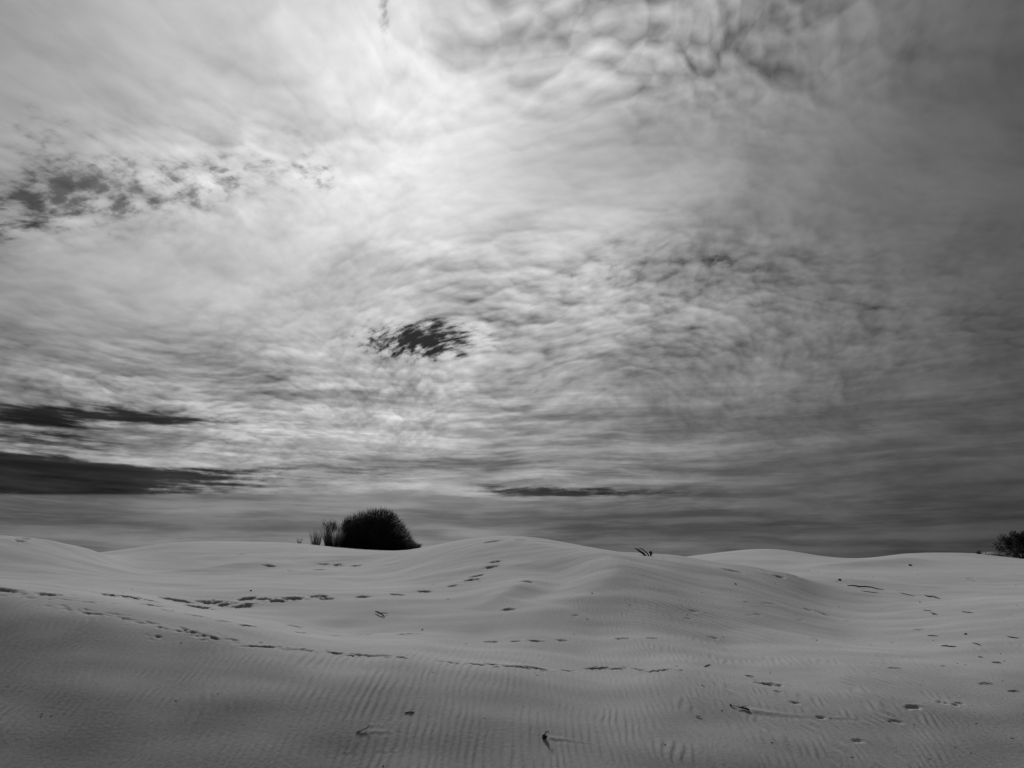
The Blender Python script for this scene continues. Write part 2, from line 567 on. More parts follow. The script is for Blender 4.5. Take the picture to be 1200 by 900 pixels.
# separate footprints read in the photograph
PRINTS = [
    (173, 704, .40), (200, 702, .36), (231, 711, .42), (248, 706, .46), (285, 711, .40), (290, 703, .38), (326, 706, .36), (344, 703, .44),
    (374, 700, .34), (383, 703, .32), (426, 700, .34), (466, 697, .36), (497, 693, .36), (530, 687, .30), (553, 680, .40), (558, 675, .36),
    (576, 664, .42), (580, 658, .36), (618, 683, .26), (595, 715, .26), (345, 733, .3),
    (575, 752, .26), (604, 752, .20), (627, 752, .26), (660, 753, .22), (731, 750, .26), (765, 749, .22), (1070, 832, .23), (1050, 847, .15), (1005, 871, .16),
    (1124, 827, .16), (1105, 828, .14), (905, 802, .34), (877, 791, .12), (911, 811, .14), (933, 825, .16), (963, 842, .14), (888, 800, .14), (836, 748, .2), (956, 749, .16), (1046, 752, .18), (176, 709, .3), (215, 705, .3), (262, 709, .34), (310, 704, .3), (150, 700, .34), (130, 697, .3),
]
for i, (px, py, L) in enumerate(PRINTS):
    q = ground_at(px, py)
    stamp_pit(q.x, q.y, L * (1.25 if py < 730 else 1.2), L * ((1.0 if px < 400 else 0.7) if py < 730 else 0.46), random.uniform(-0.2, 0.2), (0.10 + 0.16 * L if px < 400 else 0.05 + 0.10 * L) if py < 730 else (0.014 + 0.11 * L), seed=i, soft=0.35)
# trodden lines
trail([(0, 692), (30, 693), (60, 697), (110, 699)], 0.6, .40, .14, .035, .06, .08, .8, 18)
trail([(0, 699), (60, 703), (130, 707), (165, 711)], 0.24, .32, .07, .016, .03, .03, .95, 1)
trail([(165, 711), (195, 717), (215, 721), (245, 727)], 0.22, .30, .07, .017, .04, .04, .95, 2)
trail([(262, 731), (290, 735), (320, 737), (345, 741), (395, 743), (440, 741), (480, 741), (540, 738)], 0.36, .36, .11, .030, .04, .04, .9, 3)
trail([(60, 712), (120, 720), (165, 731), (210, 740), (250, 748), (290, 754)], 0.17, .26, .06, .018, .03, .03, .97, 4)
trail([(205, 741), (240, 748), (262, 753)], 0.16, .20, .09, .020, .10, .05, .9, 14)
trail([(300, 757), (340, 761), (386, 765), (410, 768), (445, 770), (470, 773), (500, 777)], 0.20, .34, .07, .034, .015, .015, .97, 5)
trail([(525, 779), (555, 780), (610, 782), (660, 784), (700, 781), (745, 781), (770, 784), (800, 782)], 0.30, .38, .07, .036, .015, .015, .9, 6)
trail([(300, 664), (340, 668), (380, 667), (410, 666)], 0.8, .7, .4, .09, .2, .2, .9, 7)
trail([(385, 661), (425, 663)], 0.5, .6, .3, .09, .1, .1, .9, 19)
trail([(865, 705), (890, 709), (920, 711)], 0.5, .4, .12, .024, .06, .05, .8, 8)
trail([(945, 715), (970, 721), (990, 727), (1010, 727), (1050, 731)], 0.34, .36, .12, .045, .05, .05, .9, 9)
trail([(860, 669), (900, 673), (950, 681)], 0.8, .6, .3, .06, .2, .1, .7, 10)
trail([(570, 636), (605, 633), (625, 633)], 0.8, .6, .3, .08, .2, .1, .8, 11)
trail([(800, 722), (870, 722), (950, 722)], 0.6, .28, .10, .018, .1, .1, .7, 12)
trail([(1070, 737), (1100, 735), (1150, 733), (1200, 728)], 0.5, .45, .14, .045, .15, .1, .75, 13)
trail([(1090, 705), (1140, 703), (1190, 706)], 0.8, .5, .2, .05, .2, .1, .6, 20)
trail([(1060, 676), (1120, 680), (1180, 678)], 1.0, .7, .3, .06, .3, .1, .6, 21)
trail([(600, 731), (660, 727), (680, 722)], 0.7, .28, .10, .02, .1, .1, .6, 15)
trail([(280, 650), (290, 646)], 0.8, .6, .4, .09, .2, .2, .9, 16)
trail([(18, 628), (32, 634), (40, 639)], 0.6, .5, .3, .09, .1, .1, .9, 17)
trail([(880, 800), (920, 803)], 0.18, .18, .05, .02, .03, .02, .9, 22)
trail([(1075, 835), (1100, 830), (1130, 826)], 0.16, .14, .06, .02, .05, .03, .8, 23)
trail([(0, 702), (70, 714), (130, 727)], 0.7, .3, .06, .02, .05, .03, .6, 24)

# tails of sand behind driftwood: (px, py, length, width, height)
TAILS = [(643, 866, .55, .024, .013), (432, 859, .50, .020, .010), (429, 850, .42, .018, .008), (440, 879, .36, .018, .010), (400, 881, .25, .018, .009), (878, 834, .95, .06, .016), (975, 843, .6, .03, .008)]
for (px, py, L, wd, ht) in TAILS:
    q = ground_at(px, py)
    stamp_tail(q.x, q.y, L, wd, ht)


def ground_z(x, y):
    """height of the finished sheet"""
    r0 = math.hypot(x, y)
    a0 = math.atan2(x, y)
    i = int(np.clip(np.searchsorted(RR, r0), 1, len(RR) - 1))
    j = int(np.clip(np.searchsorted(az_f, a0), 1, len(az_f) - 1))
    tr = (r0 - RR[i - 1]) / (RR[i] - RR[i - 1])
    ta = (a0 - az_f[j - 1]) / (az_f[j] - az_f[j - 1])
    return float((H[i - 1, j - 1] * (1 - ta) + H[i - 1, j] * ta) * (1 - tr) + (H[i, j - 1] * (1 - ta) + H[i, j] * ta) * tr)


# ------------------------------------------------------------------ materials
def material(name):
    m = bpy.data.materials.new(name)
    m.use_nodes = True
    nt = m.node_tree
    b = nt.nodes['Principled BSDF']
    return m, nt, b, G(nt)


def grey_out(gg, nt, v, sock):
    c = nt.nodes.new('ShaderNodeCombineColor')
    for s in c.inputs:
        nt.links.new(v, s)
    nt.links.new(c.outputs[0], sock)


def sand_material():
    m, nt, b, q = material('sand')
    t = nt.nodes.new('ShaderNodeTexCoord')
    P_ = t.outputs['Object']
    patch = q.noise(P_, 0.22, 4.0, 0.55)
    stn = q.noise(q.v('MULTIPLY', P_, (0.6, 1.4, 1.0)), 1.7, 5.0, 0.6)
    grain = q.noise(P_, 95.0, 2.0, 0.7)
    spk = q.noise(P_, 38.0, 2.0, 0.6)
    coarse = q.noise(P_, 21.0, 4.0, 0.7)
    v = q.add(0.41, q.mul(q.sub(patch, 0.5), 0.16), q.mul(q.sub(stn, 0.5), 0.10), q.mul(q.sub(grain, 0.5), 0.16), q.mul(q.sub(coarse, 0.5), 0.10))
    dark = q.sm(spk, 0.715, 0.77)                     # flecks of dark mineral and plant litter
    v = q.mul(v, q.sub(1.0, q.mul(dark, 0.45)))
    grey_out(q, nt, v, b.inputs['Base Color'])
    b.inputs['Roughness'].default_value = 0.95
    b.inputs['Specular IOR Level'].default_value = 0.15
    # fine relief: grain, and short wind ripples too fine for the mesh
    px_ = q.sep(P_)
    warp = q.noise(q.v('MULTIPLY', P_, (1.0, 0.6, 1.0)), 1.2, 3.0, 0.5)
    rp = q.m('SINE', q.mul(q.add(px_[0], q.mul(px_[1], 0.06), q.mul(warp, 0.9)), 2 * math.pi / 0.10))
    hgt = q.add(q.mul(grain, 0.0025), q.mul(q.noise(P_, 24.0, 3.0, 0.6), 0.006), q.mul(rp, q.mul(0.0012, q.noise(P_, 0.8, 2.0, 0.5))))
    bp = nt.nodes.new('ShaderNodeBump')
    bp.inputs['Strength'].default_value = 0.8
    bp.inputs['Distance'].default_value = 1.0
    nt.links.new(hgt, bp.inputs['Height'])
    nt.links.new(bp.outputs[0], b.inputs['Normal'])
    return m


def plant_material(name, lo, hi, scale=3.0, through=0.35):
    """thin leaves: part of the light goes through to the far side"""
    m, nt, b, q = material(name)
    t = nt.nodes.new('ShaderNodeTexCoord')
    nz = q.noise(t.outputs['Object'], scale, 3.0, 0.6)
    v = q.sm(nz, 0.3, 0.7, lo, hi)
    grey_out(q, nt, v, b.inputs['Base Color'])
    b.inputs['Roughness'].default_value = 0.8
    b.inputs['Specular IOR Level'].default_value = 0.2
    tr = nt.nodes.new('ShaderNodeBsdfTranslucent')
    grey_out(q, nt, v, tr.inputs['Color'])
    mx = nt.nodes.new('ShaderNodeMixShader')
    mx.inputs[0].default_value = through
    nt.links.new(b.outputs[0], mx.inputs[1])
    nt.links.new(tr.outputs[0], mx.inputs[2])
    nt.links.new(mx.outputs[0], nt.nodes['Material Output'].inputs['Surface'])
    return m


def wood_material(name, lo, hi):
    m, nt, b, q = material(name)
    t = nt.nodes.new('ShaderNodeTexCoord')
    nz = q.noise(q.v('MULTIPLY', t.outputs['Object'], (1.0, 6.0, 6.0)), 14.0, 5.0, 0.65)
    v = q.sm(nz, 0.3, 0.7, lo, hi)
    grey_out(q, nt, v, b.inputs['Base Color'])
    b.inputs['Roughness'].default_value = 0.9
    bp = nt.nodes.new('ShaderNodeBump')
    bp.inputs['Strength'].default_value = 0.5
    bp.inputs['Distance'].default_value = 0.01
    nt.links.new(nz, bp.inputs['Height'])
    nt.links.new(bp.outputs[0], b.inputs['Normal'])
    return m


M_SAND = sand_material()
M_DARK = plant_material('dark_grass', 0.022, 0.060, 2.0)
M_PALE = plant_material('pale_grass', 0.34, 0.58, 4.0, 0.6)
M_MIDG = plant_material('dull_grass', 0.13, 0.32, 4.0, 0.5)
M_LEAF = plant_material('shrub_leaf', 0.02, 0.06, 2.0)
M_WOOD = wood_material('dark_driftwood', 0.015, 0.05)
M_TWIG = wood_material('twig_wood', 0.03, 0.09)


def tag(o, label=None, cat=None, group=None, kind=None):
    if label:
        o['label'] = label
    if cat:
        o['category'] = cat
    if group:
        o['group'] = group
    if kind:
        o['kind'] = kind
    return o


# ------------------------------------------------------------------ the sand sheet
nr, na = X.shape
verts = np.empty((nr * na + 1, 3), np.float32)
verts[:-1, 0] = X.ravel()
verts[:-1, 1] = Y.ravel()
verts[:-1, 2] = H.ravel()
verts[-1] = (0, 0, float(H[0].mean()))
jj = np.arange(na)
jn = (jj + 1) % na
ii = np.arange(nr - 1)[:, None]
quads = np.stack([ii * na + jj, (ii + 1) * na + jj, (ii + 1) * na + jn, ii * na + jn], -1).reshape(-1, 4).astype(np.int32)
quads = quads[:, ::-1]
tris = np.stack([np.full(na, nr * na), jj, jn], -1).astype(np.int32)[:, ::-1]
me = bpy.data.meshes.new('sand_dunes')
me.vertices.add(len(verts))
me.vertices.foreach_set('co', verts.ravel())
me.loops.add(quads.size + tris.size)
me.loops.foreach_set('vertex_index', np.concatenate([quads.ravel(), tris.ravel()]))
me.polygons.add(len(quads) + len(tris))
ls = np.concatenate([np.arange(len(quads)) * 4, len(quads) * 4 + np.arange(len(tris)) * 3]).astype(np.int32)
me.polygons.foreach_set('loop_start', ls)
me.update(calc_edges=True)
me.validate()
me.polygons.foreach_set('use_smooth', np.ones(len(me.polygons), bool))
me.materials.append(M_SAND)
ground = bpy.data.objects.new('sand_dunes', me)
COL.objects.link(ground)
ground['kind'] = 'structure'
if me.polygons[len(quads) // 2].normal.z < 0:
    me.flip_normals()


# ------------------------------------------------------------------ object helpers
def mesh_obj(name, verts, faces, mat, parent=None, smooth=False):
    me = bpy.data.meshes.new(name)
    me.from_pydata([tuple(v) for v in verts], [], faces)
    me.update()
    if smooth:
        me.polygons.foreach_set('use_smooth', [True] * len(me.polygons))
    me.materials.append(mat)
    o = bpy.data.objects.new(name, me)
    COL.objects.link(o)
    o.parent = parent
    return o


def empty(name, loc):
    o = bpy.data.objects.new(name, None)
    o.location = loc
    o.empty_display_size = 0.2
    COL.objects.link(o)
    return o


def tube(path, radii, seg=7, rough=0.18, rnd=random):
    """irregular tapered round stick along a path; returns verts, faces"""
    V, Fc = [], []
    path = [Vector(p) for p in path]
    m_ = len(path)
    for i, c in enumerate(path):
        t = (path[min(i + 1, m_ - 1)] - path[max(i - 1, 0)]).normalized()
        up = Vector((0, 0, 1)) if abs(t.z) < 0.9 else Vector((1, 0, 0))
        a = t.cross(up).normalized()
        b = t.cross(a)
        for k in range(seg):
            th = 2 * math.pi * k / seg
            r = radii[i] * (1 + rnd.uniform(-rough, rough))
            V.append(c + a * (math.cos(th) * r) + b * (math.sin(th) * r))
    for i in range(m_ - 1):
        for k in range(seg):
            k2 = (k + 1) % seg
            Fc.append((i * seg + k, i * seg + k2, (i + 1) * seg + k2, (i + 1) * seg + k))
    Fc.append(tuple(range(seg))[::-1])
    Fc.append(tuple((m_ - 1) * seg + k for k in range(seg)))
    return V, Fc


def bend(a, b, k, sag, rnd=random):
    """k points from a to b wandering by sag"""
    a, b = Vector(a), Vector(b)
    pts = []
    for i in range(k):
        t = i / (k - 1)
        w = math.sin(math.pi * t)
        pts.append(a.lerp(b, t) + Vector((rnd.uniform(-1, 1), rnd.uniform(-1, 1), rnd.uniform(-0.5, 0.8))) * sag * (0.25 + w))
    return pts


def lump(center, size, seed, seg=12, rings=8):
    """knobbly lump of wood or stone"""
    rnd = random.Random(seed)
    ph = [rnd.uniform(0, 6.28) for _ in range(6)]
    V, Fc = [], []
    for i in range(rings + 1):
        v = math.pi * i / rings
        for k in range(seg):
            u = 2 * math.pi * k / seg
            w = 1 + 0.16 * math.sin(2 * u + ph[0]) + 0.13 * math.sin(3 * v + ph[1] + u) + 0.10 * math.sin(5 * u + ph[2] + 2 * v) + rnd.uniform(-.05, .05)
            V.append(Vector(center) + Vector((size[0] * math.sin(v) * math.cos(u) * w, size[1] * math.sin(v) * math.sin(u) * w, size[2] * math.cos(v) * w)))
    for i in range(rings):
        for k in range(seg):
            k2 = (k + 1) % seg
            Fc.append((i * seg + k, (i + 1) * seg + k, (i + 1) * seg + k2, i * seg + k2))
    return V, Fc


def blades(roots, dirs, lengths, width, droop, rnd):
    """tapered leaf blades, each bending over towards its tip (4 cross-sections)"""
    V, Fc = [], []
    for r, dv, L in zip(roots, dirs, lengths):
        dv = Vector(dv).normalized()
        side = Vector((rnd.uniform(-1, 1), rnd.uniform(-1, 1), 0.0))
        side = (side - dv * side.dot(dv))
        if side.length < 1e-3:
            side = Vector((1, 0, 0))
        side.normalize()
        out_ = Vector((dv.x, dv.y, 0)) + Vector((rnd.uniform(-.3, .3) + 0.15, rnd.uniform(-.3, .3), 0))
        i0 = len(V)
        wd = width * rnd.uniform(0.7, 1.3)
        dr = droop * rnd.uniform(0.3, 1.5)
        for j, t in enumerate((0.0, 0.4, 0.75, 1.0)):
            c = Vector(r) + dv * (L * t) + out_ * (L * dr * t * t) - Vector((0, 0, L * dr * 0.55 * t ** 3))
            w = wd * (1.0, 0.9, 0.55, 0.06)[j]
            V.append(c - side * w)
            V.append(c + side * w)
        for j in range(3):
            a = i0 + 2 * j
            Fc.append((a, a + 1, a + 3, a + 2))
    return V, Fc


def prof_interp(xs, hs, x):
    return float(np.interp(x, xs, hs))


# ------------------------------------------------------------------ the big dark grass dome on the crest
PXM = 41.0 / F
base = W(443, 645, 41.0)
bz = ground_z(base.x, base.y)
big_t = empty('grass_tussock', (base.x, base.y, bz - 0.05))
tag(big_t, 'large dark dome of dense grass with a spiky top standing on the dune crest', 'grass clump')
DX = [(q - 443) * PXM for q in (402.5, 404, 407, 412, 420, 430, 440, 449, 456, 462, 469, 476, 481, 485)]
DH = [q * PXM * 50.0 for q in (0.0, .72, .82, .86, .90, .94, .96, .97, .92, .80, .60, .33, .12, 0.0)]
RY = 1.9


def dome(x, y):
    k = 1 - (y / RY) ** 2
    return prof_interp(DX, DH, x) * math.sqrt(max(k, 0.0))


rnd = random.Random(5)
# matted core of old leaves
V, Fc = [], []
NX, NY = 44, 26
for i in range(NX + 1):
    x = DX[0] + (DX[-1] - DX[0]) * i / NX
    for j in range(NY + 1):
        y = -RY + 2 * RY * j / NY
        h = dome(x, y) * 0.86 * (1 + 0.10 * float(vnoise(np.array([x * 2.2]), np.array([y * 2.2]), 61)[0]))
        V.append((x * 0.95, y * 0.95, max(h - 0.02, -0.12)))
for i in range(NX):
    for j in range(NY):
        a = i * (NY + 1) + j
        Fc.append((a, a + NY + 1, a + NY + 2, a + 1))
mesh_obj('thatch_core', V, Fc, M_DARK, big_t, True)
roots, dirs, lens = [], [], []
while len(roots) < 9500:
    x = rnd.uniform(DX[0], DX[-1])
    y = rnd.uniform(-RY, RY)
    h = dome(x, y)
    if h <= 0.02:
        continue
    e = 0.06
    nx = (dome(x - e, y) - dome(x + e, y)) / (2 * e)
    ny = (dome(x, y - e) - dome(x, y + e)) / (2 * e)
    nx = max(-0.12, min(1.1, nx))
    ny = max(-1.6, min(1.6, ny))
    L = rnd.uniform(0.28, 0.62)
    clump = float(vnoise(np.array([x * 2.6]), np.array([y * 2.6]), 62)[0])
    zt = h * rnd.uniform(0.25, 0.98) ** 0.7
    dv = (nx * 0.42 + rnd.uniform(-.28, .28), ny * 0.42 + rnd.uniform(-.28, .28), 0.95)
    L *= (1 + 0.6 * clump)
    roots.append((x, y, max(zt - L * 0.72, -0.02)))
    dirs.append(dv)
    lens.append(L)
V, Fc = blades(roots, dirs, lens, 0.011, 0.30, rnd)
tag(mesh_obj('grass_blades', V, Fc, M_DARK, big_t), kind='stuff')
# upright shoots along the top
roots, dirs, lens = [], [], []
for i in range(420):
    x = rnd.gauss(0.15, 0.75)
    y = rnd.uniform(-1.3, 1.3)
    h = dome(x, y)
    if h < 0.9:
        continue
    roots.append((x, y, h * 0.82))
    dirs.append((rnd.uniform(-.16, .20), rnd.uniform(-.2, .2), 1))
    lens.append(h * 0.10 + rnd.uniform(0.15, 0.42))
V, Fc = blades(roots, dirs, lens, 0.008, 0.12, rnd)
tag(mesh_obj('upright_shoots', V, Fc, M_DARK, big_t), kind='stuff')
# paler blades drooping at the right foot
roots, dirs, lens = [], [], []
for i in range(330):
    x = rnd.uniform(0.95, 1.85)
    y = rnd.uniform(-1.5, 0.2)
    h = dome(x, y)
    roots.append((x - 0.12, y, max(0.0, h * rnd.uniform(0.3, 1.0) - 0.1)))
    dirs.append((rnd.uniform(0.3, 1.1), rnd.uniform(-.5, .2), 0.75))
    lens.append(rnd.uniform(0.20, 0.42))
V, Fc = blades(roots, dirs, lens, 0.010, 0.55, rnd)
tag(mesh_obj('drooping_blades', V, Fc, M_PALE, big_t), 'paler grass blades drooping to the sand', kind='stuff')


def tuft(px, py, dist, label, wpx, hpx, count, mat, lean=0.25, droop=0.25, seed=1, width=0.009, name='grass_tuft', head=None, group=None):
    rn = random.Random(seed)
    b = W(px, py, dist)
    k = dist / F
    z = ground_z(b.x, b.y)
    t = empty(name, (b.x, b.y, z - 0.03))
    tag(t, label, 'grass tuft', group)
    R_ = wpx * k / 2
    HH = hpx * k
    # root crown
    V, Fc = lump((0, 0, 0.0), (R_ * 0.75, R_ * 0.7, 0.10), seed)
    mesh_obj('root_crown', V, Fc, mat, t, True)
    roots, dirs, lens = [], [], []
    for i in range(count):
        a = rn.uniform(0, 6.283)
        q = math.sqrt(rn.random())
        x, y = math.cos(a) * q * R_ * 0.7, math.sin(a) * q * R_ * 0.7
        roots.append((x, y, 0.0))
        dirs.append((x / max(R_, .01) * lean + rn.gauss(0, .12), y / max(R_, .01) * lean + rn.gauss(0, .12), 1))
        lens.append(HH * rn.uniform(0.45, 1.0) * (1 - 0.25 * q))
    V, Fc = blades(roots, dirs, lens, width, droop, rn)
    tag(mesh_obj('grass_blades', V, Fc, mat, t), kind='stuff')
    if head:
        hx, hz, hw, hh, n_ = [q * k for q in head[:4]] + [head[4]]
        roots, dirs, lens = [], [], []
        for i in range(n_):
            x = rn.gauss(hx, hw * 0.45)
            roots.append((x, rn.gauss(0, hw * 0.45), hz - hh * rn.random()))
            dirs.append((rn.gauss(0, .4), rn.gauss(0, .4), 1))
            lens.append(rn.uniform(.5, 1.0) * hh)
        V, Fc = blades(roots, dirs, lens, width, 0.3, rn)
        tag(mesh_obj('seed_heads', V, Fc, M_DARK, t), kind='stuff')
    return t


tuft(386, 643, 40.5, 'dark bushy grass tuft beside the large grass dome, taller than its neighbours', 15, 34, 520, M_MIDG, .22, .16, 3, .009, head=(1, 25, 9, 11, 200))
tuft(395, 644.6, 39.2, 'thin pale grass tuft tucked against the large dark grass dome', 11, 29, 380, M_PALE, .2, .2, 4, .011, head=(0, 22, 7, 8, 60))
tuft(370, 641, 40.8, 'sparse spiky grass tuft at the outer end of the grass clumps', 13, 28, 170, M_MIDG, .35, .12, 5, .008)
tuft(350.5, 638, 41.0, 'tiny lone sprig of upright stalks on the dune crest', 5, 12, 34, M_MIDG, .6, .05, 6, .008, name='grass_sprig')
tuft(1147, 650, 51.0, 'tiny dark grass sprig at the edge of the shrub slope', 5, 7, 60, M_DARK, .5, .2, 8, .012, name='grass_sprig')
tuft(1160, 653, 50.5, 'low pale grass patch at the foot of the dark shrub', 16, 7, 260, M_PALE, .9, .5, 9, .011)
tuft(1171, 656, 50.0, 'short mixed grass clump directly under the edge of the dark shrub', 12, 9, 200, M_MIDG, .9, .4, 10, .011)

# ------------------------------------------------------------------ shrub at the right
b = W(1200, 657, 50.5)
k50 = 50.5 / F
shrub = empty('shrub', (b.x, b.y, ground_z(b.x, b.y) - 0.05))
tag(shrub, 'dark rounded leafy shrub on the far sand slope', 'shrub')
rn = random.Random(21)
SR = 37 * k50
SH = 33 * k50
for i in range(7):
    a = rn.uniform(0, 6.28)
    tip = Vector((math.cos(a) * SR * .6, math.sin(a) * SR * .5, SH * rn.uniform(.55, .85)))
    V, Fc = tube(bend((math.cos(a) * .12, math.sin(a) * .12, 0), tip, 6, 0.05, rn), [0.06, .05, .04, .032, .024, .014], 6, 0.1, rn)
    mesh_obj('trunk', V, Fc, M_WOOD, shrub, True)
V, Fc = [], []
centres = []
while len(centres) < 60:
    a = rn.uniform(0, 6.28)
    e = rn.uniform(0.05, 1.5)
    q = rn.uniform(.45, .88)
    c = Vector((math.cos(a) * math.cos(e) * SR * q, math.sin(a) * math.cos(e) * SR * .85 * q, math.sin(e) * SH * q + 0.12))
    centres.append((c, rn.uniform(.22, .42)))
for c, r in centres:
    for i in range(150):
        v = Vector((rn.gauss(0, 1), rn.gauss(0, 1), rn.gauss(0, 1))).normalized() * r * rn.random() ** 0.4
        pnt = c + v
        if pnt.z < 0.02:
            continue
        t1 = Vector((rn.gauss(0, 1), rn.gauss(0, 1), rn.gauss(0, .7))).normalized()
        t2 = t1.cross(Vector((rn.gauss(0, 1), rn.gauss(0, 1), rn.gauss(0, 1)))).normalized()
        l, w = rn.uniform(.05, .09), rn.uniform(.02, .035)
        i0 = len(V)
        V += [pnt - t1 * l, pnt + t2 * w, pnt + t1 * l, pnt - t2 * w]
        Fc.append((i0, i0 + 1, i0 + 2, i0 + 3))
tag(mesh_obj('crown', V, Fc, M_LEAF, shrub), kind='stuff')

# ------------------------------------------------------------------ driftwood


def on_sand(px, py, lift=0.0):
    q = ground_at(px, py)
    return Vector((q.x, q.y, ground_z(q.x, q.y) + lift))


# forked branch sticking up at the dune's shoulder
q = on_sand(757, 652.5)
dk = q.y / F
fork = empty('driftwood_branch', q)
tag(fork, 'dark forked driftwood branch leaning out of the dune shoulder against the sky', 'driftwood')
rn = random.Random(31)


def fp(px, py):
    return Vector(((px - 757) * dk, 0.0, (652.5 - py) * dk))


V, Fc = tube([fp(758, 653.5), fp(754.5, 650), fp(751, 647.6), fp(748, 645.6), fp(745, 643.8)], [.028, .032, .028, .024, .014], 8, .2, rn)
mesh_obj('thick_limb', V, Fc, M_WOOD, fork)
V, Fc = tube([fp(760.5, 653), fp(759.4, 650.2) + Vector((0, .05, 0)), fp(757, 647.4) + Vector((0, .08, 0)), fp(754.2, 645.2) + Vector((0, .09, 0)), fp(750, 643.6) + Vector((0, .1, 0))], [.020, .019, .016, .013, .008], 7, .2, rn)
mesh_obj('thin_limb', V, Fc, M_WOOD, fork)
q = on_sand(763, 653)
st_ = empty('driftwood_stub', q)
tag(st_, 'small dark stub of wood poking up beside the forked branch', 'driftwood')
V, Fc = lump((0, 0, .10), (.045, .045, .055), 32)
mesh_obj('knob', V, Fc, M_WOOD, st_, True)
V, Fc = tube([(.0, 0, -.04), (-.015, 0, .04), (.0, 0, .09)], [.02, .02, .025], 6, .15, rn)
mesh_obj('stem', V, Fc, M_WOOD, st_)

# black knot with a curled twig and its sand tail
q = on_sand(638, 866.5)
kn = empty('driftwood_knot', q)
tag(kn, 'black lump of wood with a curled twig at the head of a sand tail', 'driftwood')
nk = q.y / F
V, Fc = lump((0, 0, .016), (.034, .028, .025), 33)
mesh_obj('knot', V, Fc, M_WOOD, kn, True)
V, Fc = tube([(0.0, 0, .035), (.012, .01, .055), (.028, .01, .072), (.045, .015, .074), (.058, .015, .060)], [.008, .007, .006, .006, .004], 6, .2, rn)
mesh_obj('twig', V, Fc, M_WOOD, kn)

# broken stick with a knob
q = on_sand(870, 832)
nk = q.y / F
bs = empty('broken_stick', q)
tag(bs, 'thick tapered broken stick half buried at the head of a long sand streak', 'stick')
V, Fc = tube([(-.09, 0, .034), (-.05, 0, .026), (-.01, -.005, .016), (.04, -.01, .008), (.09, -.02, -.010)], [.003, .006, .010, .014, .012], 8, .2, rn)
mesh_obj('shaft', V, Fc, M_WOOD, bs)
V, Fc = tube([(-.005, 0.0, .03), (.04, .01, .035), (.075, .015, .034)], [.005, .006, .003], 6, .2, rn)
mesh_obj('splinter', V, Fc, M_TWIG, bs)
q = on_sand(856.5, 829)
ch = empty('wood_chip', q)
tag(ch, 'small dark wood chip with a thin tail lying just off the broken stick', 'driftwood')
V, Fc = lump((0, 0, .014), (.012, .011, .014), 35)
mesh_obj('chip', V, Fc, M_WOOD, ch, True)
V, Fc = tube([(.005, 0, .004), (.03, 0, .003), (.065, 0, .006)], [.006, .005, .003], 6, .2, rn)
mesh_obj('splinter', V, Fc, M_WOOD, ch)


def stick(p0, p1, rad, label, group=None, seed=0, lift=0.012, mat=None, kinds='stick', mid_lift=0.0, fork_=None, tip_lift=0.0):
    rn = random.Random(seed)
    a, b_ = on_sand(*p0), on_sand(*p1)
    if (b_ - a).length > 1.6:                         # a grazing view must not stretch it
        b_ = a + (b_ - a).normalized() * 1.6
        b_.z = ground_z(b_.x, b_.y)
    o = (a + b_) / 2
    o.z = ground_z(o.x, o.y)
    pts = bend(a - o, b_ - o, 7, rad * 1.2, rn)
    for i, c in enumerate(pts):
        w = o + c
        c.z = ground_z(w.x, w.y) - o.z + rad * 0.5 + lift * rn.uniform(0.3, 1.0) + mid_lift * math.sin(math.pi * i / 6) + tip_lift * (i / 6) ** 2
    rads = [rad * q_ for q_ in (.55, .9, 1.1, .95, 1.0, .75, .35)]
    V, Fc = tube(pts, rads, 6, .22, rn)
    if fork_:
        V2, F2 = tube([pts[3], pts[3] + Vector(fork_) * .5 + Vector((0, 0, .01)), pts[3] + Vector(fork_)], [rad * .7, rad * .55, rad * .25], 6, .2, rn)
        i0 = len(V)
        V += V2
        Fc += [tuple(i0 + i for i in f_) for f_ in F2]
    ob = mesh_obj('twig' if kinds == 'twig' else 'stick', V, Fc, mat or M_WOOD)
    ob.location = o
    return tag(ob, label, kinds, group)


stick((417, 860), (435, 855), .0055, 'thin bent twig rising from the rippled sand before a straight sand tail', None, 41, .004, M_WOOD, 'twig', 0.0, None, .03)
stick((474, 837), (486, 837), .0060, 'short straight stick lying across the ripples in front of the bent twig', None, 42, .006)
stick((440, 719), (451, 724), .016, 'forked twig on the smooth hollow below the main dune', None, 43, .03, M_WOOD, 'twig', 0.02, (.16, .05, -.01))
stick((993, 687), (1036, 692), .022, 'long crooked stick lying on the flat behind the main dune', None, 44, .03, None, 'stick', .02)
stick((1084, 699), (1102, 702), .020, 'dark stub-ended stick near the long crooked stick', None, 45, .03)
STICKS = [
    ((1103, 757), (1121, 758.5), .011, 'f'), ((1162, 776), (1173, 776.5), .009, 'f'), ((1146, 803.5), (1163, 803), .006, 'n'), ((1087, 746), (1100, 746.5), .009, 'f'),
    ((1091, 719), (1098, 721.5), .014, 'd'), ((1055, 696), (1072, 699), .011, 'd'), ((1140, 755), (1150, 757), .008, 'f'), ((1010, 694.5), (1030, 696), .009, 'd'),
    ((825, 779), (833, 777), .007, 'h'), ((873, 791), (883, 792.5), .006, 'n'), ((815, 840), (822, 841), .005, 'n'), ((1146, 769), (1152, 770), .007, 'f'),
    ((1181, 812), (1194, 811), .006, 'n'), ((1127, 718), (1140, 719), .010, 'd'), ((1082, 716), (1092, 717), .009, 'd'), ((1180, 747), (1196, 749), .009, 'f'), ((1040, 783), (1056, 784), .004, 'n')]
SL = {'f': ('short dark stick on the pale flat before the footprint line', 'short sticks on the pale flat'),
      'n': ('very thin short stick on the broken ripples near the broken stick and footprints', 'thin sticks on the broken ripples'),
      'd': ('short stick strewn on the flat around the long crooked stick', 'sticks around the long crooked stick'),
      'h': ('lone short stick beyond the end of the ragged trodden line', None)}
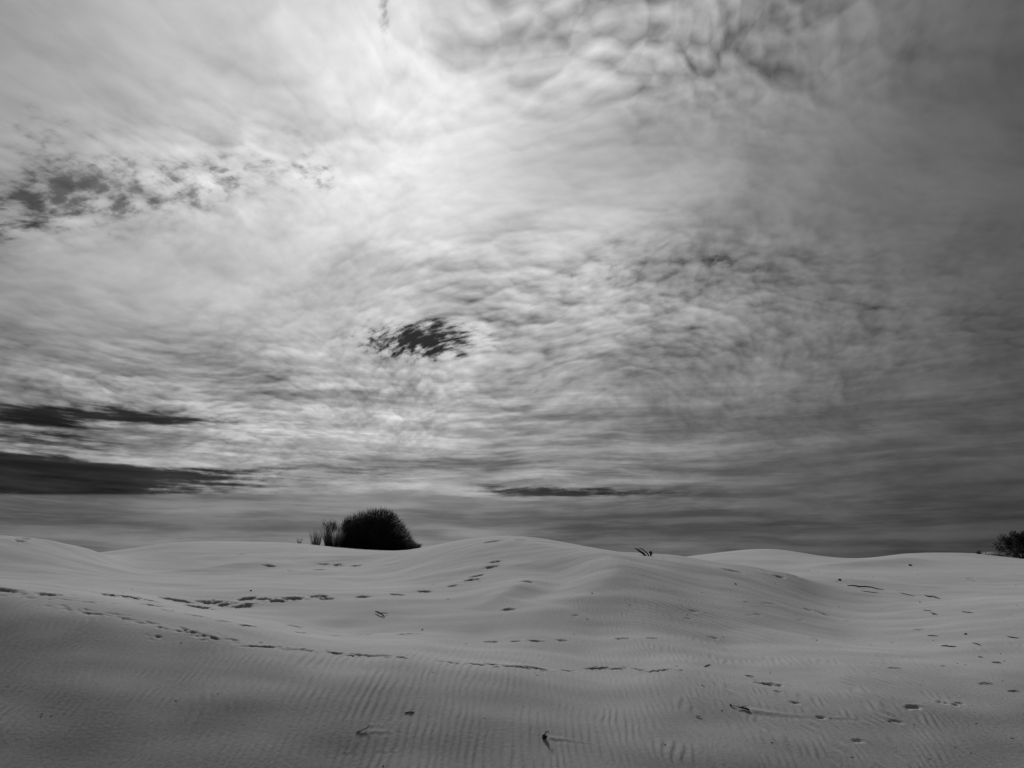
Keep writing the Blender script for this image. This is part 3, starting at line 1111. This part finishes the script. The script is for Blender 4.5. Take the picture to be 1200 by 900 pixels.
for i, (a0, b0, r_, z_) in enumerate(STICKS):
    stick(a0, b0, r_, SL[z_][0], SL[z_][1], 60 + i, .010)
LUMPS = [
    (1067, 665.5, .085, 'round dark lump alone on the slope of the far dune'), (984, 681, .070, 'dark lump just off the end of the long crooked stick'),
    (1132, 744.5, .025, 'f'), (1078, 706, .026, 'f'), (1094, 721, .022, 'f'), (613, 827.5, .006, 'r'), (779.5, 875, .010, 'r'), (449, 897.5, .009, 'r'),
    (688, 727.5, .016, 'm'), (694, 700, .020, 'm'), (495, 736, .018, 'h'), (546, 754.5, .012, 'h'), (294, 693, .028, 'small dark lump beyond the row of separate footprints'), (738, 711, .015, 'm'),
    (1175, 800, .009, 'r'), (1071, 852, .008, 'r'), (673, 745, .011, 'h'), (60, 841, .007, 'r'), (862, 686, .030, 'm'), (502, 842, .005, 'r'), (568, 844, .006, 'r'), (1122, 778, .009, 'r'), (1140, 830, .006, 'r')]
LL = {'f': ('small dark lump on the flat among the short sticks', 'dark lumps among the sticks'),
      'r': ('tiny dark crumb of litter on the rippled slope', 'tiny dark crumbs on the rippled slope'),
      'm': ('small dark lump on the rippled face of the main dune', 'dark lumps on the main dune'),
      'h': ('small dark lump in the smooth hollow below the main dune', 'dark lumps in the smooth hollow')}
for i, (px, py, r_, z_) in enumerate(LUMPS):
    q = on_sand(px, py)
    V, Fc = lump((0, 0, r_ * 0.35), (r_ * 1.1, r_ * .8, r_ * .5), 100 + i, 9, 6)
    ob = mesh_obj('debris_lump', V, Fc, M_WOOD, None, True)
    ob.location = q
    ob.rotation_euler = (0.3 * math.sin(i * 2.1), 0.4 * math.sin(i * 3.7), i * 1.3)
    tag(ob, LL[z_][0] if z_ in LL else z_, 'debris', LL[z_][1] if z_ in LL else None)

# ------------------------------------------------------------------ fine litter too small to count
rn = random.Random(77)
V, Fc = [], []
cx_, cy_ = [], []
for i in range(140):
    if rn.random() < 0.72:
        px, py = rn.uniform(760, 1215), 672 + 215 * rn.random() ** 1.1
    else:
        px, py = rn.uniform(0, 1200), rn.uniform(715, 895)
    r = ray(px, py)
    dist = 1.9 / max(-r.z / r.y, 0.03)
    dist = min(max(dist, 8.5), 34.0) * rn.uniform(0.85, 1.1)
    x, y = r.x / r.y * dist, dist
    z = ground_z(x, y)
    L = rn.uniform(.012, .06) * (0.6 + dist / 22)
    w = rn.uniform(.0015, .004) * (0.6 + dist / 18)
    a = rn.gauss(0, 0.5)
    e = Vector((math.cos(a) * L / 2, math.sin(a) * L / 2, 0))
    c = Vector((x, y, z + w * 0.6))
    lift = Vector((0, 0, rn.uniform(0, .5) * w))
    V2, F2 = tube([c - e, c + lift, c + e + Vector((0, 0, rn.uniform(-.2, .6) * w))], [w * .6, w, w * .4], 5, .3, rn)
    i0 = len(V)
    V += V2
    Fc += [tuple(i0 + q_ for q_ in f_) for f_ in F2]
lit = mesh_obj('plant_litter', V, Fc, M_TWIG)
tag(lit, 'fine dark plant litter sprinkled over the sand', 'litter', kind='stuff')
